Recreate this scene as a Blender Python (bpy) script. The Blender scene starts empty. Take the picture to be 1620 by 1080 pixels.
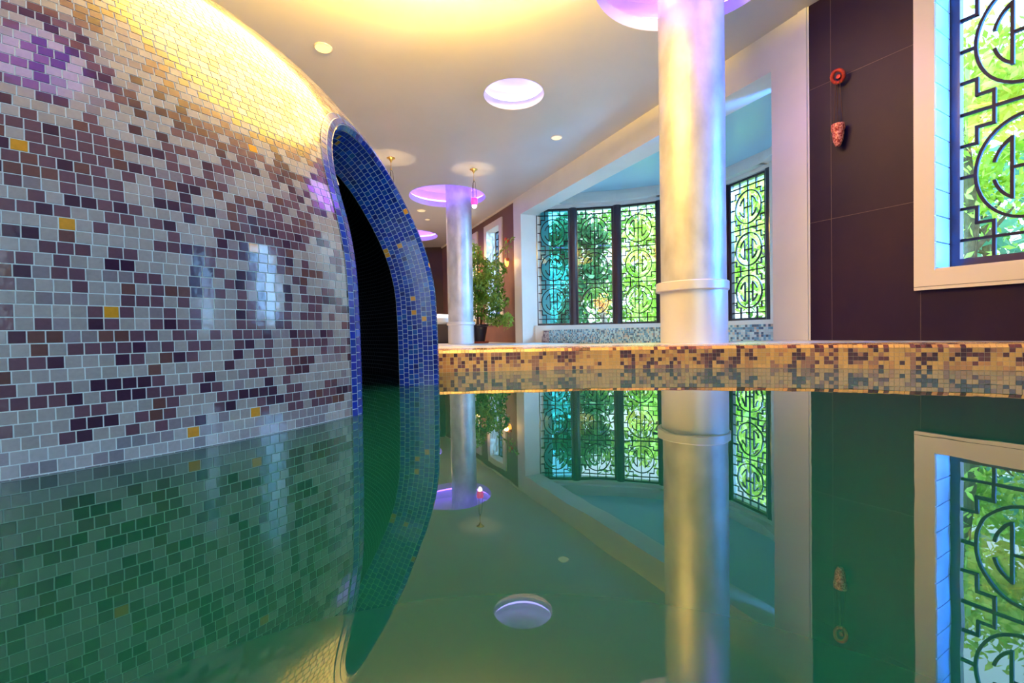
import bpy, bmesh, math, random
import numpy as np
from math import sin, cos, pi, radians, degrees, atan2, hypot, sqrt
from mathutils import Vector, Matrix
random.seed(7); rng = np.random.default_rng(7)
S = bpy.context.scene
C = S.collection

# ------------------------------------------------------------------ camera, world, sun, exposure
CAM_H = 0.22
p_, r_ = -0.018098, -0.018028
fwd = Vector((0, cos(p_), sin(p_))); right0 = Vector((1, 0, 0)); up0 = right0.cross(fwd)
rgt = right0*cos(r_) + up0*sin(r_); up = -right0*sin(r_) + up0*cos(r_)
cam = bpy.data.cameras.new('camera'); co = bpy.data.objects.new('camera', cam); C.objects.link(co)
M = Matrix((rgt, up, -fwd)).transposed().to_4x4(); M.translation = Vector((0, 0, CAM_H))
co.matrix_world = M
cam.sensor_fit = 'HORIZONTAL'; cam.sensor_width = 36; cam.lens = 36*720/1620
cam.clip_start = 0.02; cam.clip_end = 400
S.camera = co
S.view_settings.view_transform = 'Standard'; S.view_settings.look = 'None'
S.view_settings.exposure = 0.08; S.view_settings.gamma = 1; S.view_settings.use_curve_mapping = False
S.cycles.use_denoising = True
S.cycles.max_bounces = 10; S.cycles.diffuse_bounces = 5; S.cycles.glossy_bounces = 5
S.cycles.transmission_bounces = 8; S.cycles.sample_clamp_indirect = 6
S.cycles.caustics_reflective = False; S.cycles.caustics_refractive = False

w = bpy.data.worlds.new('world'); S.world = w; w.use_nodes = True
nt = w.node_tree; bg = nt.nodes['Background']
tc = nt.nodes.new('ShaderNodeTexCoord'); sp = nt.nodes.new('ShaderNodeSeparateXYZ')
cr = nt.nodes.new('ShaderNodeValToRGB')
nt.links.new(tc.outputs['Generated'], sp.inputs[0]); nt.links.new(sp.outputs['Z'], cr.inputs[0])
cr.color_ramp.elements[0].position = 0.1; cr.color_ramp.elements[0].color = (.30, .36, .40, 1)
cr.color_ramp.elements[1].position = 0.7; cr.color_ramp.elements[1].color = (.42, .72, 1, 1)
nt.links.new(cr.outputs[0], bg.inputs[0]); bg.inputs[1].default_value = 6

sun = bpy.data.lights.new('sun', 'SUN'); sun.energy = 3.2; sun.angle = radians(2); sun.color = (1, .95, .8)
so = bpy.data.objects.new('sun', sun); C.objects.link(so)
so.rotation_euler = Vector((-.42, -.22, -.88)).to_track_quat('-Z', 'Y').to_euler()

def area(name, loc, target, sx, sy, power, col):
    l = bpy.data.lights.new(name, 'AREA'); l.shape = 'RECTANGLE'; l.size = sx; l.size_y = sy
    l.energy = power; l.color = col
    o = bpy.data.objects.new(name, l); C.objects.link(o); o.location = loc
    o.rotation_euler = (Vector(target)-Vector(loc)).to_track_quat('-Z', 'Y').to_euler()
    return o
# cool area lamps added at the windows in place of daylight
area('added_rear_lamp', (1.0, -3.85, 1.5), (0.2, 2, .6), 3.6, 1.9, 20, (.62, .86, 1))
area('added_side_lamp', (4.35, .95, 1.55), (1.0, .3, 1.1), .62, 1.75, 90, (.22, .50, 1))
area('added_side_lamp', (5.25, -.60, 1.55), (0, 1, 1.1), .62, 1.75, 60, (.25, .52, 1))
area('added_side_lamp', (4.15, 2.02, 1.60), (1.32, 3.3, 1.2), .7, 1.7, 1100, (.04, .28, 1))  # unseen lamp added to put blue on the near column
area('added_bay_lamp', (5.45, 6.45, 2.75), (.6, 7.6, 1.0), 1.2, 1.4, 2200, (.24, .56, 1))  # this and the next are hidden lamps added to tint the bay blue
area('added_bay_lamp', (2.8, 10.0, 4.0), (1.3, 6.4, 0), 2.2, 1.0, 1800, (.25, .58, 1))

# ------------------------------------------------------------------ materials
def mat(name, col=(.8,.8,.8), rough=.5, metal=0, spec=.5, coat=0, emit=None, estr=0, trans=0, ior=1.45):
    m = bpy.data.materials.new(name); m.use_nodes = True
    b = m.node_tree.nodes['Principled BSDF']
    b.inputs['Base Color'].default_value = (*col, 1); b.inputs['Roughness'].default_value = rough
    b.inputs['Metallic'].default_value = metal; b.inputs['Specular IOR Level'].default_value = spec
    b.inputs['Coat Weight'].default_value = coat; b.inputs['Transmission Weight'].default_value = trans
    b.inputs['IOR'].default_value = ior
    if emit: b.inputs['Emission Color'].default_value = (*emit, 1); b.inputs['Emission Strength'].default_value = estr
    return m
def N(m, t, **k):
    n = m.node_tree.nodes.new(t)
    for a, v in k.items(): setattr(n, a, v)
    return n
def L(m, a, b): m.node_tree.links.new(a, b)
def BS(m): return m.node_tree.nodes['Principled BSDF']
def noisy(m, c1, c2, scale=4, detail=4, bump=0, bscale=None, rr=None, p0=.35, p1=.65, stretch=None):
    tc = N(m, 'ShaderNodeTexCoord'); nz = N(m, 'ShaderNodeTexNoise'); nz.inputs['Scale'].default_value = scale
    nz.inputs['Detail'].default_value = detail
    src = tc.outputs['Object']
    if stretch:
        mp = N(m, 'ShaderNodeMapping'); mp.inputs['Scale'].default_value = stretch; L(m, src, mp.inputs[0]); src = mp.outputs[0]
    L(m, src, nz.inputs['Vector'])
    cr = N(m, 'ShaderNodeValToRGB'); e = cr.color_ramp.elements
    e[0].position = p0; e[1].position = p1; e[0].color = (*c1, 1); e[1].color = (*c2, 1)
    L(m, nz.outputs['Fac'], cr.inputs[0]); L(m, cr.outputs[0], BS(m).inputs['Base Color'])
    if bump:
        n2 = N(m, 'ShaderNodeTexNoise'); n2.inputs['Scale'].default_value = bscale or scale*6; n2.inputs['Detail'].default_value = 5
        L(m, src, n2.inputs['Vector'])
        bp = N(m, 'ShaderNodeBump'); bp.inputs['Strength'].default_value = bump; bp.inputs['Distance'].default_value = .01
        L(m, n2.outputs['Fac'], bp.inputs['Height']); L(m, bp.outputs[0], BS(m).inputs['Normal'])
    if rr:
        mr = N(m, 'ShaderNodeMapRange'); mr.inputs['To Min'].default_value = rr[0]; mr.inputs['To Max'].default_value = rr[1]
        L(m, nz.outputs['Fac'], mr.inputs[0]); L(m, mr.outputs[0], BS(m).inputs['Roughness'])
    return m
def tilemat(name, rough=.14, coat=.6):
    m = mat(name, rough=rough, coat=coat); BS(m).inputs['Coat Roughness'].default_value = .07
    a = N(m, 'ShaderNodeAttribute', attribute_name='tile_colour')
    nz = N(m, 'ShaderNodeTexNoise'); nz.inputs['Scale'].default_value = 160; nz.inputs['Detail'].default_value = 3
    tc = N(m, 'ShaderNodeTexCoord'); L(m, tc.outputs['Object'], nz.inputs['Vector'])
    mr = N(m, 'ShaderNodeMapRange'); mr.inputs['To Min'].default_value = .82; mr.inputs['To Max'].default_value = 1.16
    L(m, nz.outputs['Fac'], mr.inputs[0])
    mx = N(m, 'ShaderNodeVectorMath', operation='MULTIPLY')
    L(m, a.outputs['Color'], mx.inputs[0]); L(m, mr.outputs[0], mx.inputs[1]); L(m, mx.outputs[0], BS(m).inputs['Base Color'])
    n2 = N(m, 'ShaderNodeTexNoise'); n2.inputs['Scale'].default_value = 60; L(m, tc.outputs['Object'], n2.inputs['Vector'])
    bp = N(m, 'ShaderNodeBump'); bp.inputs['Strength'].default_value = .12; bp.inputs['Distance'].default_value = .002
    L(m, n2.outputs['Fac'], bp.inputs['Height']); L(m, bp.outputs[0], BS(m).inputs['Normal']); L(m, bp.outputs[0], BS(m).inputs['Coat Normal'])
    return m

TILE = tilemat('glass_mosaic'); STEPTILE = tilemat('rim_mosaic', .2, .4); LIPTILE = tilemat('blue_mosaic', .16, .15)
GROUT = mat('pale_grout', (.80, .90, .94), .7)
GROUTB = mat('blue_grout', (.80, .88, 1), .6)
GROUTY = mat('cream_grout', (.80, .66, .50), .6)
CEIL = noisy(mat('satin_ceiling', rough=.32, spec=.45), (.60, .58, .55), (.64, .62, .60), 1.2)
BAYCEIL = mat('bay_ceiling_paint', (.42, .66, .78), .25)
WHITE = noisy(mat('white_plaster', rough=.5), (.74, .72, .69), (.80, .78, .75), 2, bump=.05)
TRIM = mat('cream_trim', (.80, .70, .60), .4)
DECK = noisy(mat('pale_deck_tile', rough=.25), (.62, .66, .70), (.70, .73, .76), 3)
FLOORM = noisy(mat('beige_floor', rough=.35), (.50, .44, .42), (.58, .52, .50), 2)
DARKTILE = noisy(mat('dark_wall_tile', rough=.5, spec=.14), (.009, .005, .032), (.024, .011, .034), 1.6, detail=6, bump=.15, bscale=14, rr=(.42, .6), p0=.3, p1=.75, stretch=(1, 1, .6))
JOINT = mat('tile_joint', (.07, .045, .07), .6)
BROWNWALL = noisy(mat('brown_wall', rough=.6), (.16, .075, .062), (.20, .095, .075), 2)
FARWALL = noisy(mat('far_dark_wall', rough=.6), (.040, .016, .012), (.06, .025, .018), 2)
COL = noisy(mat('polished_stucco', rough=.4, metal=.38), (.48, .48, .48), (.72, .72, .72), 5, detail=8, bump=.4, bscale=8, rr=(.34, .5), stretch=(1, 1, .7))
COLB = mat('column_plinth', (.74, .73, .72), .42, metal=.4)
WOOD = mat('dark_wood', (.028, .014, .026), .3, coat=.2)
LATT = mat('lattice_wood', (.018, .010, .018), .55, spec=.15)
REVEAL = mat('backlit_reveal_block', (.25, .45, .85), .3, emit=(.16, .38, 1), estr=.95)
GLASS = mat('window_glass', (1, 1, 1), 0, trans=1, ior=1.45); GLASS_C = mat('cyan_window_glass', (.42, .84, 1), 0, trans=1, ior=1.45)
for g, c in ((GLASS, (.93, .98, .97)), (GLASS_C, (.45, .86, .95))):      # thin panes: clear with a faint reflection
    nt = g.node_tree; out = nt.nodes['Material Output']
    tr = N(g, 'ShaderNodeBsdfTransparent'); tr.inputs[0].default_value = (*c, 1)
    gl = N(g, 'ShaderNodeBsdfGlossy'); gl.inputs['Roughness'].default_value = .02
    mx = N(g, 'ShaderNodeMixShader'); fr = N(g, 'ShaderNodeFresnel'); fr.inputs[0].default_value = 1.35
    ge = N(g, 'ShaderNodeNewGeometry'); iv = N(g, 'ShaderNodeMath', operation='SUBTRACT'); iv.inputs[0].default_value = 1; L(g, ge.outputs['Backfacing'], iv.inputs[1])
    mu = N(g, 'ShaderNodeMath', operation='MULTIPLY'); L(g, fr.outputs[0], mu.inputs[0]); L(g, iv.outputs[0], mu.inputs[1])
    L(g, mu.outputs[0], mx.inputs[0]); L(g, tr.outputs[0], mx.inputs[1]); L(g, gl.outputs[0], mx.inputs[2]); L(g, mx.outputs[0], out.inputs[0])
def emat(name, col, s): return mat(name, (.02, .02, .02), .5, emit=col, estr=s)
LED_V = emat('violet_led', (.20, .08, 1), 26); LED_V2 = emat('dim_violet_led', (.22, .10, 1), 3); LED_B = emat('blue_led', (.16, .42, 1), 9)
LED_W = emat('cool_white_led', (.36, .32, 1), 14)
LED_R = emat('blue_reveal_led', (.10, .30, 1), 14)
CORNICE_GLOW = emat('added_cornice_glow', (.35, .68, 1), 2.0)  # glow of the strip added in the bay cornice
YUP = emat('yellow_uplight', (1, .60, .10), 220)
YGLOW = emat('yellow_lamp_diffuser', (1, .60, .13), 21)
DOWN = mat('frosted_downlight', (.8, .74, .5), .4, emit=(1, .86, .45), estr=.55)
BRASS = mat('brass', (.80, .50, .14), .28, metal=1)
CHAIN = mat('dark_chain', (.10, .05, .03), .4, metal=.8)
RUBY = mat('magenta_glass', (.75, .03, .25), .1, coat=.5, emit=(1, .05, .35), estr=1.6)
FROST = emat('lamp_flame_glass', (1, .92, .95), 5)
REDRING = noisy(mat('red_copper', rough=.3, metal=.5), (.35, .02, .015), (.75, .09, .04), 30)
AMBER = mat('amber_glass', (.9, .35, .06), .2, emit=(1, .42, .06), estr=3.2)
COPPER = noisy(mat('pierced_copper', rough=.4, metal=.2), (.30, .02, .015), (.80, .30, .22), 90, detail=2, p0=.42, p1=.58)
POT = mat('dark_plant_pot', (.018, .014, .03), .35); TERRA = mat('terracotta', (.38, .08, .045), .6)
BARK = noisy(mat('bark', rough=.8), (.10, .06, .035), (.22, .14, .08), 12)
SOIL = mat('soil', (.03, .02, .012), .9)
CUSHION = mat('white_cushion', (.75, .77, .80), .8); WICKER = mat('dark_lounge_base', (.022, .015, .028), .6)
def leafmat(name, c1, c2, tr=.45):
    m = mat(name, c1, .45); nz = N(m, 'ShaderNodeTexNoise'); nz.inputs['Scale'].default_value = 3.0
    tc = N(m, 'ShaderNodeTexCoord'); L(m, tc.outputs['Object'], nz.inputs['Vector'])
    cr = N(m, 'ShaderNodeValToRGB'); e = cr.color_ramp.elements; e[0].position = .4; e[1].position = .6
    e[0].color = (*c1, 1); e[1].color = (*c2, 1); L(m, nz.outputs['Fac'], cr.inputs[0]); L(m, cr.outputs[0], BS(m).inputs['Base Color'])
    t = N(m, 'ShaderNodeBsdfTranslucent'); L(m, cr.outputs[0], t.inputs[0]); mx = N(m, 'ShaderNodeMixShader'); mx.inputs[0].default_value = tr
    L(m, BS(m).outputs[0], mx.inputs[1]); L(m, t.outputs[0], mx.inputs[2]); L(m, mx.outputs[0], m.node_tree.nodes['Material Output'].inputs[0])
    return m
LEAF_IN = leafmat('ficus_leaf', (.09, .24, .03), (.34, .52, .10))
LEAVES = [leafmat('lime_leaf', (.30, .46, .03), (.66, .72, .14)), leafmat('green_leaf', (.10, .28, .04), (.30, .50, .08)),
          leafmat('dark_leaf', (.04, .14, .06), (.12, .30, .10)), leafmat('bluish_leaf', (.10, .30, .22), (.25, .50, .34)),
          leafmat('orange_leaf', (.85, .22, .03), (.9, .45, .06))]
GRASS = noisy(mat('lawn', rough=.9), (.10, .22, .04), (.20, .34, .06), 5)

# water: murky green body under a mirror-smooth surface with a faint ripple
WATER = mat('pool_water', (.003, .054, .054), .0, spec=.5, ior=1.56)
def _w():
    m = WATER; tc = N(m, 'ShaderNodeTexCoord'); mp = N(m, 'ShaderNodeMapping'); L(m, tc.outputs['Object'], mp.inputs[0])
    nz = N(m, 'ShaderNodeTexNoise'); nz.inputs['Scale'].default_value = 5; nz.inputs['Detail'].default_value = 2; L(m, mp.outputs[0], nz.inputs['Vector'])
    bp = N(m, 'ShaderNodeBump'); bp.inputs['Strength'].default_value = .06; bp.inputs['Distance'].default_value = .006
    L(m, nz.outputs['Fac'], bp.inputs['Height']); L(m, bp.outputs[0], BS(m).inputs['Normal'])
_w()

# ------------------------------------------------------------------ helpers
def meshobj(name, verts, faces, m, parent=None, smooth=False, kind=None):
    me = bpy.data.meshes.new(name); me.from_pydata([tuple(v) for v in verts], [], faces)
    ms = m if isinstance(m, (list, tuple)) else [m]
    for k in ms: me.materials.append(k)
    me.update()
    if smooth: me.polygons.foreach_set('use_smooth', [True]*len(me.polygons))
    o = bpy.data.objects.new(name, me); C.objects.link(o)
    if parent: o.parent = parent
    if kind: o['kind'] = kind
    return o
def bmobj(name, bm, m, parent=None, smooth=False, kind=None):
    me = bpy.data.meshes.new(name)
    bmesh.ops.recalc_face_normals(bm, faces=bm.faces[:]); bm.to_mesh(me); bm.free()
    me.materials.append(m)
    if smooth:
        me.polygons.foreach_set('use_smooth', [True]*len(me.polygons))
        try: me.set_sharp_from_angle(angle=radians(35))
        except Exception: pass
    o = bpy.data.objects.new(name, me); C.objects.link(o)
    if parent: o.parent = parent
    if kind: o['kind'] = kind
    return o
def empty(name, loc=(0,0,0), label=None, cat=None, group=None, kind=None):
    o = bpy.data.objects.new(name, None); C.objects.link(o); o.location = loc; o.empty_display_size = .1
    return tag(o, label, cat, group, kind)
def tag(o, label=None, cat=None, group=None, kind=None):
    if label: o['label'] = label
    if cat: o['category'] = cat
    if group: o['group'] = group
    if kind: o['kind'] = kind
    return o
def box(bm, o, e1, e2, e3):            # parallelepiped from a corner and three edge vectors
    o, e1, e2, e3 = map(Vector, (o, e1, e2, e3))
    v = [bm.verts.new(o+e1*i+e2*j+e3*k) for k in (0, 1) for j in (0, 1) for i in (0, 1)]
    for f in ((0,1,3,2),(4,6,7,5),(0,4,5,1),(2,3,7,6),(0,2,6,4),(1,5,7,3)): bm.faces.new([v[i] for i in f])
def lathe(bm, prof, c=(0,0,0), n=40, sq=None):
    rings = []
    for r, z in prof:
        if r < 1e-5: rings.append([bm.verts.new((c[0], c[1], c[2]+z))])
        else: rings.append([bm.verts.new((c[0]+r*cos(2*pi*i/n), c[1]+r*sin(2*pi*i/n), c[2]+z)) for i in range(n)])
    for a, b in zip(rings, rings[1:]):
        for i in range(n):
            j = (i+1) % n
            q = [a[i % len(a)], a[j % len(a)], b[j % len(b)], b[i % len(b)]]
            q = [x for k, x in enumerate(q) if x not in q[:k]]
            if len(q) > 2: bm.faces.new(q)
def tube(bm, pts, r, n=8):
    pts = [Vector(p) for p in pts]; rings = []
    for i, p in enumerate(pts):
        d = (pts[min(i+1, len(pts)-1)]-pts[max(i-1, 0)]).normalized()
        a = d.cross(Vector((0, 0, 1)));
        if a.length < .01: a = d.cross(Vector((1, 0, 0)))
        a.normalize(); b = d.cross(a); rr = r[i] if isinstance(r, (list, tuple)) else r
        rings.append([bm.verts.new(p+(a*cos(2*pi*k/n)+b*sin(2*pi*k/n))*rr) for k in range(n)])
    for x, y in zip(rings, rings[1:]):
        for k in range(n): bm.faces.new((x[k], x[(k+1) % n], y[(k+1) % n], y[k]))
    bm.faces.new(rings[0]); bm.faces.new(rings[-1])
def bevel(bm, w_, seg=2):
    bmesh.ops.bevel(bm, geom=bm.edges[:], offset=w_, segments=seg, affect='EDGES', profile=.5)

Zv = Vector((0, 0, 1))
# wall frames: P(u, n, z)
PA0 = Vector((.064, 8.18, 0)); PA1 = Vector((2.240, 3.412, 0))
dA = (PA1-PA0).normalized(); nA = Vector((-dA.y, dA.x, 0)); nA = nA if nA.x > 0 else -nA; LA = (PA1-PA0).length
dB = Vector((.497, -.868, 0)).normalized(); nB = Vector((.868, .497, 0)).normalized()
def PA(u, n, z): return PA0+dA*u+nA*n+Zv*z
def PB(u, n, z): return PA1+dB*u+nB*n+Zv*z
def wbox(bm, P, u0, u1, n0, n1, z0, z1):
    o = P(u0, n0, z0); box(bm, o, P(u1, n0, z0)-o, P(u0, n1, z0)-o, P(u0, n0, z1)-o)
H = 2.598; SZ = .128; FZ = .05

# ------------------------------------------------------------------ ceiling with round recesses
coves = [((.063, 4.590), .300), ((1.22, 3.02), .640), ((-1.07, 7.93), .655), ((-2.4, 10.95), .655), ((-.32, .32), .48)]
def ceiling():
    bm = bmesh.new()
    def loop(pts):
        vs = [bm.verts.new((x, y, H)) for x, y in pts]
        for i in range(len(vs)): bm.edges.new((vs[i], vs[(i+1) % len(vs)]))
    pb2 = PB(7.5, 0, 0); pc = PA(-5.4, 0, 0)
    loop([(-4.6, -4.0), (PB(8.6, .1, 0).x, -4.0), tuple(PB(.0, .05, 0)[:2]), tuple(PA(0, .05, 0)[:2]), tuple(PA(-5.0, .05, 0)[:2]), (-4.6, 12.65)])
    for c, r in coves: loop([(c[0]+r*cos(2*pi*i/72), c[1]+r*sin(2*pi*i/72)) for i in range(72)])
    bmesh.ops.triangle_fill(bm, edges=bm.edges[:], use_beauty=True)
    for f in bm.faces:
        if f.normal.z > 0: f.normal_flip()
    me = bpy.data.meshes.new('ceiling'); bm.to_mesh(me); bm.free(); me.materials.append(CEIL)
    o = bpy.data.objects.new('ceiling', me); C.objects.link(o); o['kind'] = 'structure'
    bm = bmesh.new(); q = [Vector(x) for x in ((-5, -4.4, 0), (7.2, -4.4, 0))]+[PB(.2, .45, 0), Vector((3.6, 4.4, 0)), Vector((3.95, 5.4, 0)), Vector((3.95, 6.4, 0)), Vector((3.6, 7.3, 0)), Vector((2.7, 8.0, 0)), Vector((.6, 8.45, 0)), PA(-5.2, .4, 0), Vector((-5, 12.8, 0))]
    for z in (H+.42, H+.6): bm.faces.new([bm.verts.new((a.x, a.y, z)) for a in q])
    lo, hi = bm.faces[:] if False else list(bm.faces)
    lv, hv = list(lo.verts), list(hi.verts)
    for i in range(len(q)): j = (i+1) % len(q); bm.faces.new((lv[i], lv[j], hv[j], hv[i]))
    bmobj('ceiling_slab', bm, WHITE, o)
ceiling()
def cove(name, c, r, label, led, lipz=.10, extra=.10, top=.30, glow=None, group=None, topmat=None, spot=None):
    t = empty(name, (c[0], c[1], H), label, 'ceiling light', group)
    bm = bmesh.new(); n = 72
    lathe(bm, [(r, 0), (r, lipz), (r+extra, lipz), (r+extra, top), (0, top)], n=n)
    for f in bm.faces: pass
    o = bmobj('recess', bm, topmat or WHITE, t, smooth=True)
    bm = bmesh.new(); R_ = r+extra*.55
    tube(bm, [(R_*cos(2*pi*i/64), R_*sin(2*pi*i/64), lipz+.035) for i in range(65)], .012, 8)
    bmobj('led_strip', bm, led, t, smooth=True)
    if spot:
        l = bpy.data.lights.new('cove_spot', 'SPOT'); l.energy = spot[3]; l.spot_size = radians(130); l.spot_blend = .5; l.color = (.30, .10, 1); l.shadow_soft_size = .28
        lo = bpy.data.objects.new('cove_spot', l); C.objects.link(lo); lo.parent = t; lo.location = spot[:3]
    return t
cove('recessed_ceiling_light', (.063, 4.590), .300, 'small round recessed ceiling opening glowing white and lilac, alone in open ceiling', LED_W, .09, .08, .22)
cove('column_cove_light', (1.22, 3.02), .640, 'large violet lit round ceiling recess around the near column top', LED_V, .10, .12, .30, spot=(.40, -.34, .04, 45), group='violet recesses around the columns')
cove('column_cove_light', (-1.07, 7.93), .655, 'violet lit round ceiling recess around the top of the far column', LED_V, .10, .12, .30, spot=(.35, -.40, .04, 6), group='violet recesses around the columns')
cove('column_cove_light', (-2.4, 10.95), .655, 'most distant violet ceiling recess, half hidden behind the mosaic dome edge', LED_V, .10, .12, .30, group='violet recesses around the columns')

cove('recessed_ceiling_light', (-.32, .32), .48, 'violet lit round ceiling recess above the near left part of the dome', LED_V2, .10, .12, .30, spot=(0, 0, .04, 9))

# big yellow disc lamp hanging under the ceiling above the dome
t = empty('pendant_disc_lamp', (-.45, 2.12, H), 'large round yellow disc lamp under the ceiling over the dome', 'ceiling lamp')
bm = bmesh.new(); lathe(bm, [(0, -.21), (.80, -.21), (.82, -.195), (.82, -.18)], n=72); bmobj('diffuser', bm, YGLOW, t, smooth=True)
bm = bmesh.new(); lathe(bm, [(.82, -.178), (.80, -.165), (0, -.165)], n=72); bmobj('uplight', bm, YUP, t, smooth=True)
for k in range(3):
    bm = bmesh.new(); tube(bm, [(.6*cos(k*2.1), .6*sin(k*2.1), -.16), (.6*cos(k*2.1), .6*sin(k*2.1), 0)], .006); bmobj('hanger', bm, BRASS, t)

# small round downlights
def downlight(x, y, r, label, power=0):
    t = empty('downlight', (x, y, H), label, 'downlight', 'small round lights in the ceiling')
    bm = bmesh.new(); lathe(bm, [(r, 0), (r, -.004), (r*.9, -.008), (r*.88, -.004), (r*.88, 0)], n=32); ring = bmobj('trim_ring', bm, TRIM, t, smooth=True)
    bm = bmesh.new(); lathe(bm, [(r*.88, -.005), (0, -.007)], n=32); bmobj('lens', bm, DOWN, ring, smooth=True)
    if power:
        l = bpy.data.lights.new('downlight_bulb', 'SPOT'); l.energy = power; l.spot_size = radians(150); l.spot_blend = .6; l.color = (1, .68, .36); l.shadow_soft_size = .05
        lo = bpy.data.objects.new('downlight_bulb', l); C.objects.link(lo); lo.parent = t; lo.location = (0, 0, -.02)
downlight(-1.51, 3.79, .072, 'round yellow ceiling downlight closest to the mosaic dome top')
downlight(.589, 5.60, .070, 'round cream downlight right of the small lilac recess')
downlight(-1.69, 8.75, .085, 'faint round downlight just left of the far column', 260)
downlight(-1.70, 9.44, .055, 'tiny farthest round downlight near the distant violet recess', 260)

# ------------------------------------------------------------------ walls
bm = bmesh.new()                                       # right wall, bay section: pier, header, pier
T = .30
wbox(bm, PA, 0, .30, 0, T, FZ-.1, H)
wbox(bm, PA, .30, LA-.30, 0, T, 2.278, H)
wbox(bm, PA, LA-.30, LA, 0, T, -.6, H)
wbox(bm, PA, LA-.075, LA-.012, -.014, 0.0, SZ, H-.002)
bmobj('wall_right', bm, WHITE, kind='structure')
bm = bmesh.new()                                       # far right wall, brown, with two window openings
cw = [(-1.45, -.53), (-2.80, -1.87)]                    # outer trims of the two windows
us = [-5.2, -2.80+.1, -1.87-.1, -1.45+.1, -.53-.1, 0]
for a, b in ((us[0], us[1]), (us[2], us[3]), (us[4], us[5])): wbox(bm, PA, a, b, 0.02, .30, FZ-.1, H)
for a, b in ((us[1], us[2]), (us[3], us[4])):
    wbox(bm, PA, a, b, .02, .30, FZ-.1, .55); wbox(bm, PA, a, b, .02, .30, 2.32, H)
bmobj('wall_far_right', bm, BROWNWALL, kind='structure')
bm = bmesh.new(); wbox(bm, PA, -5.2, 0, .0, .02, H-.035, H); bmobj('trim_2', bm, TRIM, kind='structure')

# dark tiled wall, near right, with one window opening
WU0, WU1, WZ0, WZ1 = .722, 1.398, .556, 2.475
bm = bmesh.new()
ops = [(WU0, WU1), (2.55, 3.226), (4.35, 5.026)]; edges_ = [0]+[x for o_ in ops for x in o_]+[8.6]
for a, b in zip(edges_[::2], edges_[1::2]): wbox(bm, PB, a, b, 0, .32, -.6, H)
for a, b in ops: wbox(bm, PB, a, b, 0, .32, -.6, WZ0); wbox(bm, PB, a, b, 0, .32, WZ1, H)
wr = bmobj('wall_near_right', bm, DARKTILE, kind='structure')
bm = bmesh.new()
for z in (1.0, 1.98):
    wbox(bm, PB, 0, .62, -.0012, 0, z-.0015, z+.0015); wbox(bm, PB, 1.50, 2.44, -.0012, 0, z-.0015, z+.0015); wbox(bm, PB, 3.34, 4.24, -.0012, 0, z-.0015, z+.0015)
for u in (.145, 2.2, 3.9, 5.6): wbox(bm, PB, u-.0015, u+.0015, -.0012, 0, SZ, H)
wbox(bm, PB, .645, .648, -.0012, 0, SZ, .43)
bmobj('tile_joint', bm, JOINT, wr)

# ------------------------------------------------------------------ lattice windows
def lattice_paths(W, Mh, nmod, strip):
    segs = []; hw = W/2; Ht = Mh*nmod+2*strip
    for i in range(nmod+1):
        b = strip+i*Mh; segs.append([(-hw, b), (hw, b)])
        for s in (-1, 1):
            if i > 0: segs.append([(s*hw, b-.25*Mh), (s*(hw-.125*W), b-.25*Mh), (s*(hw-.125*W), b-.125*Mh), (s*(hw-.255*W), b-.125*Mh), (s*(hw-.255*W), b)])
            else: segs.append([(s*(hw-.255*W), 0), (s*(hw-.255*W), b)])
            if i < nmod: segs.append([(s*hw, b+.25*Mh), (s*(hw-.125*W), b+.25*Mh), (s*(hw-.125*W), b+.125*Mh), (s*(hw-.255*W), b+.125*Mh), (s*(hw-.255*W), b)])
            else: segs.append([(s*(hw-.255*W), b), (s*(hw-.255*W), Ht)])
    segs.append([(0, 0), (0, Ht)])
    for i in range(nmod):
        c = strip+(i+.5)*Mh
        segs.append([(.385*W*cos(2*pi*k/40), c+.385*Mh*sin(2*pi*k/40)) for k in range(41)])
        segs.append([(-.115*W, c), (.115*W, c)])
        for s in (-1, 1):
            segs.append([(s*hw, c), (s*.385*W, c)])
            segs.append([(s*.115*W, c-.225*Mh), (s*.115*W, c+.225*Mh)])
            for q in (-1, 1):
                a0 = atan2(.225, .115); a1 = radians(16)
                segs.append([(s*.253*W*cos(a0+(a1-a0)*k/8), c+q*.253*Mh*sin(a0+(a1-a0)*k/8)) for k in range(9)])
    return segs
def lattice_mesh(bm, P, uc, n0, n1, z0, W, Mh, nmod, strip, th):
    k_ = 0
    for path in lattice_paths(W, Mh, nmod, strip):
        m = len(path)
        for i in range(m-1):
            (x0, y0), (x1, y1) = path[i], path[i+1]
            d = Vector((x1-x0, y1-y0)); l = d.length; d /= l; e = Vector((-d.y, d.x))*th/2
            if m < 9: a = Vector((x0, y0))-d*th/2; b = Vector((x1, y1))+d*th/2
            else: a = Vector((x0, y0))-d*th*.12; b = Vector((x1, y1))+d*th*.12
            k_ += 1; j = (k_ % 5)*.00035
            q = [a-e, b-e, b+e, a+e]
            lo = [bm.verts.new(P(uc+c_.x, n0+j, z0+c_.y)) for c_ in q]; hi = [bm.verts.new(P(uc+c_.x, n1-j, z0+c_.y)) for c_ in q]
            bm.faces.new(lo); bm.faces.new(hi[::-1])
            for s_ in range(4): bm.faces.new((lo[s_], hi[s_], hi[(s_+1) % 4], lo[(s_+1) % 4]))
def frame_mesh(bm, P, u0, u1, z0, z1, n0, n1, wl, wr_, wb, wt):
    wbox(bm, P, u0, u0+wl, n0, n1, z0, z1); wbox(bm, P, u1-wr_, u1, n0, n1, z0, z1)
    wbox(bm, P, u0+wl, u1-wr_, n0, n1, z0, z0+wb); wbox(bm, P, u0+wl, u1-wr_, n0, n1, z1-wt, z1)
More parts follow.
